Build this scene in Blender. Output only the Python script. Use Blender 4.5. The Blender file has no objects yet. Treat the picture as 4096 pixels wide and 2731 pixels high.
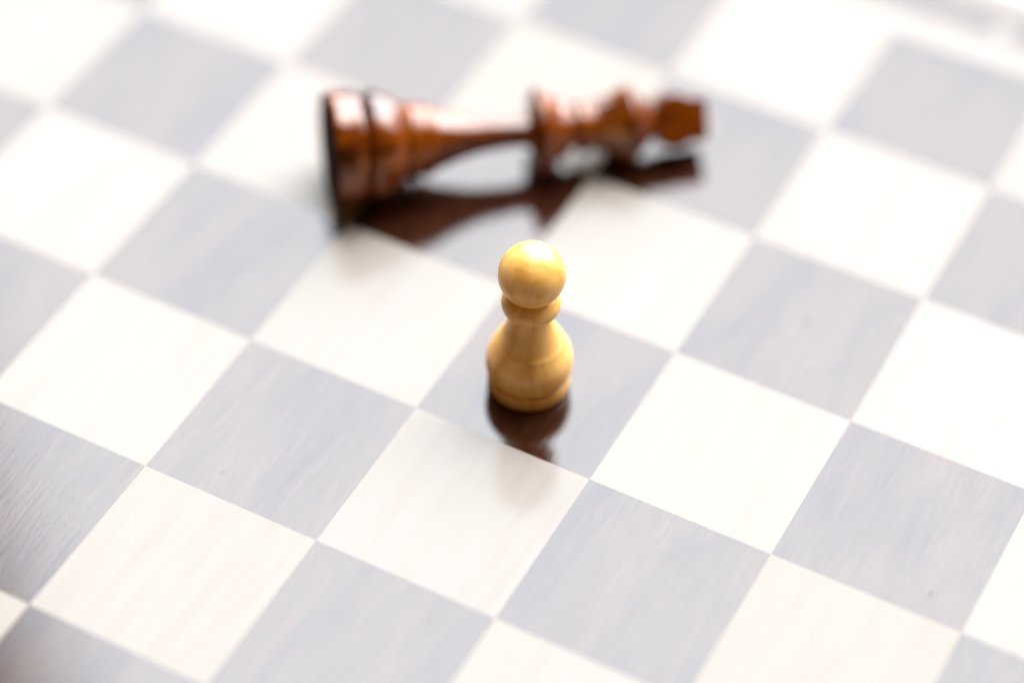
import bpy, bmesh, math, random
from mathutils import Vector, Matrix

random.seed(7)
S = 0.05                                   # one square of the board, metres
scene = bpy.context.scene
COL = scene.collection

# ------------------------------------------------------------------ camera
RIGHT = Vector((0.8823545, 0.4703151, 0.0159456))
DOWN = Vector((0.3507341, -0.6346627, -0.6886137))
FWD = Vector((-0.3137454, 0.6131941, -0.7249530))
CAM = Vector((4.5578222, -7.8441656, 10.0464757)) * S
cam = bpy.data.cameras.new("camera")
cam.sensor_fit = 'HORIZONTAL'
cam.sensor_width = 36.0
cam.lens = 92.33
cam.clip_start = 0.01
cam.clip_end = 50
cam.dof.use_dof = True
cam.dof.focus_distance = 13.12 * S
cam.dof.aperture_fstop = 2.05
cam.dof.aperture_blades = 0
cam_ob = bpy.data.objects.new("camera", cam)
COL.objects.link(cam_ob)
rot = Matrix((RIGHT, -DOWN, -FWD)).transposed()
cam_ob.matrix_world = Matrix.Translation(CAM) @ rot.to_4x4()
scene.camera = cam_ob

# ------------------------------------------------------------------ light
FH = Vector((FWD.x, FWD.y, 0)).normalized()      # level direction away from the viewer
RH = Vector((RIGHT.x, RIGHT.y, 0)).normalized()
UP = Vector((0, 0, 1))

world = bpy.data.worlds.new("World")
scene.world = world
world.use_nodes = True
bg = world.node_tree.nodes["Background"]
bg.inputs["Color"].default_value = (1.0, 0.50, 0.17, 1)
bg.inputs["Strength"].default_value = 0.13

def area_lamp(name, az, el, dist, sx, sy, radiance, color, roll=0.0, target=(0, 0, 0)):
    """a soft window-like lamp; radiance = emitted radiance of its face"""
    d = (FH * math.cos(math.radians(az)) + RH * math.sin(math.radians(az))) * math.cos(math.radians(el)) \
        + UP * math.sin(math.radians(el))
    L = bpy.data.lights.new(name, 'AREA')
    L.shape = 'RECTANGLE'
    L.size, L.size_y = sx, sy
    L.energy = radiance * sx * sy * math.pi
    L.color = color
    o = bpy.data.objects.new(name, L)
    COL.objects.link(o)
    o.location = Vector(target) + d * dist
    z = d
    x = UP.cross(z).normalized()
    y = z.cross(x)
    m = Matrix((x, y, z)).transposed().to_4x4()
    o.matrix_world = Matrix.Translation(o.location) @ m @ Matrix.Rotation(math.radians(roll), 4, 'Z')
    return o

area_lamp("window_light", 18, 39, 3.2, 3.7, 3.54, 13.5, (0.945, 0.965, 1.0), roll=-58)
area_lamp("overhead_fill", 12, 74, 2.6, 1.5, 1.2, 10.0, (0.98, 0.985, 1.0))  # added overhead fill: lifts shadows on the board, whitens the piece tops
area_lamp("side_window_light", 62, 40, 3.2, 1.5, 2.2, 6.0, (0.97, 0.98, 1.0))

scene.view_settings.view_transform = 'Standard'
scene.view_settings.look = 'None'
scene.view_settings.exposure = 0.0
scene.view_settings.gamma = 1.0
scene.view_settings.use_curve_mapping = False
scene.render.engine = 'CYCLES'
scene.cycles.max_bounces = 8
scene.cycles.use_denoising = True

# ------------------------------------------------------------------ helpers
def tag(o, label=None, cat=None, group=None, kind=None):
    if label: o["label"] = label
    if cat: o["category"] = cat
    if group: o["group"] = group
    if kind: o["kind"] = kind
    return o

def empty(name, loc=(0, 0, 0)):
    o = bpy.data.objects.new(name, None)
    o.empty_display_size = 0.01
    COL.objects.link(o)
    o.location = loc
    return o

def mesh_obj(name, me, mat, parent=None):
    o = bpy.data.objects.new(name, me)
    if mat and not me.materials:
        me.materials.append(mat)
    COL.objects.link(o)
    if parent: o.parent = parent
    return o

def box_mesh(name, sx, sy, z0, z1, bevel=0.0, segs=2):
    bm = bmesh.new()
    bmesh.ops.create_cube(bm, size=1.0)
    for v in bm.verts:
        v.co = Vector((v.co.x * sx, v.co.y * sy, z0 if v.co.z < 0 else z1))
    if bevel:
        bmesh.ops.bevel(bm, geom=list(bm.edges), offset=bevel, segments=segs, affect='EDGES', profile=0.5)
    me = bpy.data.meshes.new(name)
    bm.to_mesh(me); bm.free()
    return me

def smooth_profile(pts, n=6):
    """Catmull-Rom through (r, z) points; a point given as (r, z, 1) is a sharp corner"""
    out = []
    runs, cur = [], [pts[0]]
    for p in pts[1:]:
        cur.append(p)
        if len(p) > 2:
            runs.append(cur); cur = [p]
    if len(cur) > 1: runs.append(cur)
    for run in runs:
        q = [Vector(p[:2]) for p in run]
        q = [q[0] * 2 - q[1]] + q + [q[-1] * 2 - q[-2]]
        for i in range(1, len(q) - 2):
            a, b, c, d = q[i - 1:i + 3]
            for k in range(n):
                t = k / n
                out.append(0.5 * ((2 * b) + (c - a) * t + (2 * a - 5 * b + 4 * c - d) * t * t
                                  + (3 * b - a - 3 * c + d) * t ** 3))
    out.append(Vector(pts[-1][:2]))
    return out

def lathe_mesh(name, pts, scale=S, segs=96, n=6):
    prof = smooth_profile(pts, n)
    bm = bmesh.new()
    rings = []
    for r, z in prof:
        r = max(r, 0.0)
        if r < 1e-5:
            rings.append([bm.verts.new((0, 0, z * scale))])
        else:
            rings.append([bm.verts.new((r * scale * math.cos(2 * math.pi * k / segs),
                                        r * scale * math.sin(2 * math.pi * k / segs), z * scale)) for k in range(segs)])
    for a, b in zip(rings, rings[1:]):
        for k in range(segs):
            k2 = (k + 1) % segs
            if len(a) == 1 and len(b) == 1: continue
            if len(a) == 1: bm.faces.new((a[0], b[k2], b[k])) 
            elif len(b) == 1: bm.faces.new((a[k], a[k2], b[0]))
            else: bm.faces.new((a[k], a[k2], b[k2], b[k]))
    for e in (rings[0], rings[-1]):
        if len(e) > 1: bm.faces.new(e if e is rings[-1] else e[::-1])
    bmesh.ops.recalc_face_normals(bm, faces=bm.faces)
    for f in bm.faces: f.smooth = len(f.verts) < 10
    me = bpy.data.meshes.new(name)
    bm.to_mesh(me); bm.free()
    return me

# ------------------------------------------------------------------ materials
def new_mat(name):
    m = bpy.data.materials.new(name)
    m.use_nodes = True
    nt = m.node_tree
    b = nt.nodes["Principled BSDF"]
    return m, nt, b

def N(nt, typ, **kw):
    n = nt.nodes.new(typ)
    for k, v in kw.items():
        if k in n.inputs: n.inputs[k].default_value = v
        else: setattr(n, k, v)
    return n

def ramp(nt, src, stops):
    r = nt.nodes.new("ShaderNodeValToRGB")
    el = r.color_ramp.elements
    while len(el) > len(stops): el.remove(el[-1])
    while len(el) < len(stops): el.new(0.5)
    for e, (p, c) in zip(el, stops):
        e.position = p
        e.color = (*c, 1) if len(c) == 3 else c
    nt.links.new(src, r.inputs["Fac"])
    return r

def grain_coords(nt, stretch, seed_from_object=True):
    tc = N(nt, "ShaderNodeTexCoord")
    mp = N(nt, "ShaderNodeMapping")
    mp.inputs["Scale"].default_value = stretch
    if seed_from_object:
        oi = N(nt, "ShaderNodeObjectInfo")
        mul = N(nt, "ShaderNodeVectorMath", operation='SCALE')
        cmb = N(nt, "ShaderNodeCombineXYZ")
        for i in range(3): nt.links.new(oi.outputs["Random"], cmb.inputs[i])
        nt.links.new(cmb.outputs[0], mul.inputs[0])
        mul.inputs["Scale"].default_value = 37.0
        add = N(nt, "ShaderNodeVectorMath", operation='ADD')
        nt.links.new(tc.outputs["Object"], mp.inputs["Vector"])
        nt.links.new(mp.outputs[0], add.inputs[0])
        nt.links.new(mul.outputs[0], add.inputs[1])
        return add.outputs[0], oi.outputs["Random"]
    nt.links.new(tc.outputs["Object"], mp.inputs["Vector"])
    return mp.outputs[0], None

def mixc(nt, fac, a, b, blend='MIX'):
    m = nt.nodes.new("ShaderNodeMix")
    m.data_type = 'RGBA'; m.blend_type = blend
    for sock, v in ((m.inputs[0], fac), (m.inputs[6], a), (m.inputs[7], b)):
        if isinstance(v, bpy.types.NodeSocket): nt.links.new(v, sock)
        elif isinstance(v, tuple): sock.default_value = (*v, 1)
        else: sock.default_value = v
    return m.outputs[2]

def dark_wood(name):
    m, nt, b = new_mat(name)
    vec, rnd = grain_coords(nt, (420, 36, 60))
    fine = N(nt, "ShaderNodeTexNoise", Scale=2.2, Detail=7.0, Roughness=0.65, Distortion=0.4)
    nt.links.new(vec, fine.inputs["Vector"])
    vec2, _ = grain_coords(nt, (75, 18, 40))
    broad = N(nt, "ShaderNodeTexNoise", Scale=1.0, Detail=3.0, Roughness=0.5, Distortion=0.6)
    nt.links.new(vec2, broad.inputs["Vector"])
    c1 = ramp(nt, fine.outputs["Fac"], [(0.30, (0.011, 0.003, 0.0015)), (0.48, (0.026, 0.008, 0.004)),
                                       (0.60, (0.034, 0.011, 0.0055)), (0.75, (0.050, 0.0165, 0.0085))])
    c2 = ramp(nt, broad.outputs["Fac"], [(0.35, (0.90, 0.91, 0.94)), (0.65, (1.06, 1.03, 1.0))])
    col = mixc(nt, 1.0, c1.outputs[0], c2.outputs[0], 'MULTIPLY')
    # open pores: short dark flecks along the grain
    vec3, _ = grain_coords(nt, (420, 95, 100))
    por = N(nt, "ShaderNodeTexNoise", Scale=1.0, Detail=1.0)
    nt.links.new(vec3, por.inputs["Vector"])
    pf = ramp(nt, por.outputs["Fac"], [(0.775, (0, 0, 0)), (0.83, (1, 1, 1))])
    col = mixc(nt, pf.outputs[0], col, (0.012, 0.005, 0.003))
    nt.links.new(col, b.inputs["Base Color"])
    # satin varnish: an even mirror layer whose gloss varies slowly along the grain
    gl = ramp(nt, broad.outputs["Fac"], [(0.3, (0.053, 0.053, 0.053)), (0.7, (0.056, 0.056, 0.056))])
    gl2 = ramp(nt, fine.outputs["Fac"], [(0.3, (0.96, 0.96, 0.96)), (0.7, (1.0, 1.0, 1.0))])
    glm = mixc(nt, 1.0, gl.outputs[0], gl2.outputs[0], 'MULTIPLY')
    pg = mixc(nt, pf.outputs[0], glm, (0.037, 0.037, 0.037))
    tint = ramp(nt, broad.outputs["Fac"], [(0.34, (0.895, 0.95, 1.0)), (0.5, (0.935, 0.972, 0.985)), (0.66, (0.955, 0.967, 0.972))])
    b.inputs["Specular IOR Level"].default_value = 0.0
    b.inputs["Roughness"].default_value = 0.6
    gloss = N(nt, "ShaderNodeBsdfGlossy", Roughness=0.09)
    nt.links.new(tint.outputs[0], gloss.inputs["Color"])
    bump = N(nt, "ShaderNodeBump", Strength=0.05, Distance=0.0004)
    nt.links.new(fine.outputs["Fac"], bump.inputs["Height"])
    nt.links.new(bump.outputs[0], b.inputs["Normal"])
    nt.links.new(bump.outputs[0], gloss.inputs["Normal"])
    mx = N(nt, "ShaderNodeMixShader")
    nt.links.new(pg, mx.inputs[0])
    nt.links.new(b.outputs[0], mx.inputs[1])
    nt.links.new(gloss.outputs[0], mx.inputs[2])
    nt.links.new(mx.outputs[0], nt.nodes["Material Output"].inputs["Surface"])
    return m

def light_wood(name):
    m, nt, b = new_mat(name)
    vec, rnd = grain_coords(nt, (150, 16, 60))
    fine = N(nt, "ShaderNodeTexNoise", Scale=1.6, Detail=5.0, Roughness=0.55, Distortion=0.3)
    nt.links.new(vec, fine.inputs["Vector"])
    c1 = ramp(nt, fine.outputs["Fac"], [(0.3, (0.262, 0.234, 0.206)), (0.5, (0.271, 0.245, 0.219)), (0.7, (0.277, 0.252, 0.227))])
    tone = ramp(nt, rnd, [(0.0, (0.96, 0.95, 0.93)), (1.0, (1.03, 1.03, 1.04))])      # every veneer piece has its own tone
    col = mixc(nt, 1.0, c1.outputs[0], tone.outputs[0], 'MULTIPLY')
    nt.links.new(col, b.inputs["Base Color"])
    b.inputs["Specular IOR Level"].default_value = 0.0
    b.inputs["Roughness"].default_value = 0.6
    gloss = N(nt, "ShaderNodeBsdfGlossy", Roughness=0.11)
    gloss.inputs["Color"].default_value = (0.72, 0.89, 1.0, 1)
    mx = N(nt, "ShaderNodeMixShader")
    mx.inputs[0].default_value = 0.014
    nt.links.new(b.outputs[0], mx.inputs[1])
    nt.links.new(gloss.outputs[0], mx.inputs[2])
    nt.links.new(mx.outputs[0], nt.nodes["Material Output"].inputs["Surface"])
    return m

def turned_wood(name, lo, mid, hi, stretch, spec, rough, sss=0.0, knots=False, coat=0.0):
    m, nt, b = new_mat(name)
    vec, _ = grain_coords(nt, stretch, False)
    n1 = N(nt, "ShaderNodeTexNoise", Scale=1.0, Detail=5.0, Roughness=0.6, Distortion=0.8)
    nt.links.new(vec, n1.inputs["Vector"])
    c = ramp(nt, n1.outputs["Fac"], [(0.3, lo), (0.5, mid), (0.72, hi)])
    col = c.outputs[0]
    if knots:
        v2, _ = grain_coords(nt, (70, 70, 45), False)
        n2 = N(nt, "ShaderNodeTexNoise", Scale=1.0, Detail=1.5)
        nt.links.new(v2, n2.inputs["Vector"])
        k = ramp(nt, n2.outputs["Fac"], [(0.55, (0, 0, 0)), (0.72, (1, 1, 1))])
        col = mixc(nt, k.outputs[0], col, (lo[0] * .35, lo[1] * .3, lo[2] * .3))
    nt.links.new(col, b.inputs["Base Color"])
    b.inputs["Specular IOR Level"].default_value = spec
    b.inputs["Roughness"].default_value = rough
    if coat:
        b.inputs["Coat Weight"].default_value = coat
        b.inputs["Coat IOR"].default_value = 1.6
        b.inputs["Coat Roughness"].default_value = rough * 0.9
    if sss:
        b.inputs["Subsurface Weight"].default_value = sss
        b.inputs["Subsurface Radius"].default_value = (1.0, 0.45, 0.12)
        b.inputs["Subsurface Scale"].default_value = 0.0015
    # faint turning marks left by the lathe
    tc = N(nt, "ShaderNodeTexCoord")
    mp = N(nt, "ShaderNodeMapping"); mp.inputs["Scale"].default_value = (18, 18, 900)
    nt.links.new(tc.outputs["Object"], mp.inputs["Vector"])
    n3 = N(nt, "ShaderNodeTexNoise", Scale=1.0, Detail=3.0)
    nt.links.new(mp.outputs[0], n3.inputs["Vector"])
    bump = N(nt, "ShaderNodeBump", Strength=0.22, Distance=0.0003)
    nt.links.new(n3.outputs["Fac"], bump.inputs["Height"])
    nt.links.new(bump.outputs[0], b.inputs["Normal"])
    return m

M_DARK = dark_wood("dark_veneer")
M_LIGHT = light_wood("light_veneer")
M_PAWN = turned_wood("boxwood", (0.66, 0.31, 0.05), (0.84, 0.46, 0.11), (0.90, 0.54, 0.17),
                     (160, 160, 30), 0.0, 0.38, sss=0.1, coat=1.0)
M_KING = turned_wood("stained_rosewood", (0.03, 0.0045, 0.0002), (0.14, 0.027, 0.0005), (0.31, 0.080, 0.0014),
                     (170, 170, 26), 0.0, 0.17, knots=True, coat=1.0)
M_FELT, nf, bf = new_mat("dark_felt")
vf, _ = grain_coords(nf, (900, 900, 900), False)
fn = N(nf, "ShaderNodeTexNoise", Scale=1.0, Detail=2.0)
nf.links.new(vf, fn.inputs["Vector"])
fr = ramp(nf, fn.outputs["Fac"], [(0.3, (0.018, 0.008, 0.006)), (0.7, (0.035, 0.016, 0.012))])
nf.links.new(fr.outputs[0], bf.inputs["Base Color"])
bf.inputs["Roughness"].default_value = 0.95
bf.inputs["Specular IOR Level"].default_value = 0.05
M_TABLE, nt_, b_ = new_mat("table_paint")
vt, _ = grain_coords(nt_, (30, 30, 30), False)
tn = N(nt_, "ShaderNodeTexNoise", Scale=1.0, Detail=4.0)
nt_.links.new(vt, tn.inputs["Vector"])
tr = ramp(nt_, tn.outputs["Fac"], [(0.3, (0.55, 0.53, 0.5)), (0.7, (0.62, 0.6, 0.57))])
nt_.links.new(tr.outputs[0], b_.inputs["Base Color"])
b_.inputs["Roughness"].default_value = 0.4

# ------------------------------------------------------------------ setting: table
BOARD_T = 0.018
table = mesh_obj("tabletop", box_mesh("tabletop", 1.6, 1.4, -BOARD_T - 0.03, -BOARD_T, 0.004), M_TABLE)
tag(table, kind="structure")

# ------------------------------------------------------------------ chessboard
board = empty("chessboard", (0, 0, -BOARD_T))
tag(board, "varnished wooden chessboard with dark brown and cream squares under both pieces", "chessboard")
def on_board(name, me, mat, x, y):
    o = mesh_obj(name, me, mat, board)
    o.location = (x, y, BOARD_T)
    return o
GAP = 0.000004
sq_d = box_mesh("dark_square", S - GAP, S - GAP, -0.003, 0.0)
sq_l = box_mesh("light_square", S - GAP, S - GAP, -0.003, 0.0)
for i in range(-4, 4):
    for j in range(-4, 4):
        dark = (i + j) % 2 == 0
        o = on_board("dark_square" if dark else "light_square", sq_d if dark else sq_l,
                     M_DARK if dark else M_LIGHT, (i + .5) * S, (j + .5) * S)
# pale inlay line, dark border and pale outer edging, four mitre-free pieces each
def frame(name, r0, r1, mat, z0, z1, bev):
    w = (r1 - r0) * S - GAP
    L = 2 * r1 * S - GAP
    l = 2 * r0 * S - GAP
    mid = (r0 + r1) / 2 * S
    h = box_mesh(name, L, w, z0, z1, bev, 1)
    v = box_mesh(name, w, l, z0, z1, bev, 1)
    for s in (-1, 1):
        on_board(name, h, mat, 0, s * mid)
        on_board(name, v, mat, s * mid, 0)
frame("inlay_strip", 4.0, 4.2, M_LIGHT, -0.003, 0.0, 0.0)
frame("border_rail", 4.2, 4.49, M_DARK, -0.003, 0.0, 0.0)
frame("outer_edging", 4.49, 4.72, M_LIGHT, -BOARD_T, 0.0, 0.0012)
core = on_board("core_panel", box_mesh("core_panel", 8.97 * S, 8.97 * S, -BOARD_T, -0.0031), M_DARK, 0, 0)
# pale rounded inlay mark in the border
bm = bmesh.new()
ring = []
for k in range(32):
    a = 2 * math.pi * k / 32
    ring.append(bm.verts.new((0.055 * S * math.cos(a) * (1 - .18 * math.sin(a)), 0.085 * S * math.sin(a), 0.0002)))
f = bm.faces.new(ring)
g = bmesh.ops.extrude_face_region(bm, geom=[f])
for v in g["geom"]:
    if isinstance(v, bmesh.types.BMVert): v.co.z = -0.0008
bmesh.ops.recalc_face_normals(bm, faces=bm.faces)
me = bpy.data.meshes.new("inlay_mark"); bm.to_mesh(me); bm.free()
on_board("inlay_mark", me, M_LIGHT, 1.575 * S, 4.31 * S)

# ------------------------------------------------------------------ pawn
pawn = empty("pawn", (0.422 * S, 0.440 * S, 0.0))
pawn.rotation_euler.z = 0.7
tag(pawn, "small pale boxwood chess pawn standing upright on a dark square", "chess pawn")
mesh_obj("base", lathe_mesh("base", [(0, 0.0), (0.206, 0.0, 1), (0.213, 0.006), (0.216, 0.02), (0.216, 0.05), (0.213, 0.070),
                                     (0.205, 0.081), (0.186, 0.091, 1), (0.15, 0.093)]), M_PAWN, pawn)
mesh_obj("body", lathe_mesh("body", [(0.15, 0.089), (0.187, 0.0915, 1), (0.206, 0.098), (0.218, 0.118), (0.2245, 0.150), (0.2245, 0.190),
                                     (0.2185, 0.230), (0.206, 0.264), (0.189, 0.298), (0.178, 0.321), (0.168, 0.334), (0.157, 0.352),
                                     (0.139, 0.395), (0.122, 0.435), (0.108, 0.475), (0.098, 0.515), (0.094, 0.545), (0.092, 0.58)]), M_PAWN, pawn)
mesh_obj("collar", lathe_mesh("collar", [(0.09, 0.533), (0.108, 0.533), (0.128, 0.541), (0.144, 0.559), (0.1515, 0.586), (0.151, 0.608),
                                         (0.140, 0.634), (0.126, 0.652), (0.108, 0.662), (0.08, 0.666)]), M_PAWN, pawn)
hp = []
HR, HZ = 0.1705, 0.7885
for k in range(0, 25):
    a = -math.pi / 2 + 0.6 + (math.pi - 0.6) * k / 24
    hp.append((HR * math.cos(a), HZ + HR * math.sin(a)))
hp[-1] = (0.0, HZ + HR)
mesh_obj("head", lathe_mesh("head", hp, n=2), M_PAWN, pawn)

# ------------------------------------------------------------------ fallen king
KB = Vector((-1.205, 1.203, 0.3145)) * S
KC = Vector((0.068, 2.262, 0.2155)) * S
axis = (KC - KB).normalized()
king = empty("king", KB)
tag(king, "dark reddish brown wooden chess king lying on its side behind the pawn", "chess king")
zax = axis
xax = UP.cross(zax).normalized()
yax = zax.cross(xax)
king.matrix_world = Matrix.Translation(KB) @ Matrix((xax, yax, zax)).transposed().to_4x4()
mesh_obj("base", lathe_mesh("base", [(0, -0.02), (0.284, -0.02, 1), (0.300, -0.012), (0.309, 0.01), (0.310, 0.06), (0.307, 0.11), (0.298, 0.145),
                                     (0.280, 0.160), (0.250, 0.170, 1), (0.2, 0.172)]), M_KING, king)
mesh_obj("felt_pad", lathe_mesh("felt_pad", [(0, -0.026), (0.286, -0.026), (0.290, -0.022), (0.286, -0.019), (0.2, -0.018)]), M_FELT, king)
mesh_obj("foot", lathe_mesh("foot", [(0.2, 0.167), (0.250, 0.1705, 1), (0.285, 0.184), (0.300, 0.212), (0.297, 0.246), (0.280, 0.292), (0.253, 0.340),
                                     (0.225, 0.375), (0.200, 0.402, 1), (0.212, 0.412), (0.219, 0.430), (0.215, 0.452), (0.198, 0.468, 1),
                                     (0.196, 0.490), (0.200, 0.510), (0.199, 0.530), (0.190, 0.548), (0.175, 0.556, 1), (0.1, 0.558)]), M_KING, king)
mesh_obj("stem", lathe_mesh("stem", [(0.12, 0.55), (0.172, 0.556), (0.160, 0.60), (0.136, 0.67), (0.112, 0.75), (0.095, 0.84), (0.085, 0.93),
                                     (0.080, 1.02), (0.082, 1.08), (0.092, 1.115), (0.10, 1.14)]), M_KING, king)
mesh_obj("collar", lathe_mesh("collar", [(0.07, 1.095), (0.105, 1.108), (0.15, 1.122), (0.20, 1.131), (0.232, 1.138), (0.242, 1.147), (0.238, 1.160),
                                         (0.217, 1.195), (0.192, 1.235), (0.170, 1.275), (0.156, 1.305), (0.145, 1.318, 1), (0.116, 1.326),
                                         (0.110, 1.345), (0.116, 1.362), (0.136, 1.368, 1), (0.146, 1.380), (0.148, 1.400), (0.142, 1.425), (0.126, 1.440, 1), (0.08, 1.445)]), M_KING, king)
mesh_obj("crown", lathe_mesh("crown", [(0.09, 1.43), (0.124, 1.438), (0.134, 1.47), (0.154, 1.53), (0.180, 1.595), (0.204, 1.645), (0.2145, 1.664), (0.213, 1.676),
                                       (0.200, 1.697), (0.174, 1.730), (0.142, 1.764), (0.112, 1.792), (0.094, 1.815), (0.088, 1.84), (0.085, 1.90)]), M_KING, king)
# cross pattee finial: outline in the (side, axis) plane, extruded
out = [(0.070, 1.800), (0.100, 1.838), (0.142, 1.848), (0.162, 1.912), (0.150, 1.980), (0.128, 2.005), (0.126, 2.115)]
poly = out + [(-a, b) for a, b in reversed(out)]
bm = bmesh.new()
T = 0.10
vs = [bm.verts.new((a * S, -T * S, b * S)) for a, b in poly]
f = bm.faces.new(vs)
g = bmesh.ops.extrude_face_region(bm, geom=[f])
for v in g["geom"]:
    if isinstance(v, bmesh.types.BMVert): v.co.y = T * S
bmesh.ops.recalc_face_normals(bm, faces=bm.faces)
bmesh.ops.bevel(bm, geom=list(bm.edges), offset=0.02 * S, segments=3, affect='EDGES', profile=0.5)
for f in bm.faces: f.smooth = True
me = bpy.data.meshes.new("cross"); bm.to_mesh(me); bm.free()
cross = mesh_obj("cross", me, M_KING, king)
# turn the cross about the axis so that one arm points down towards the viewer
cross.rotation_euler.z = math.radians(50)
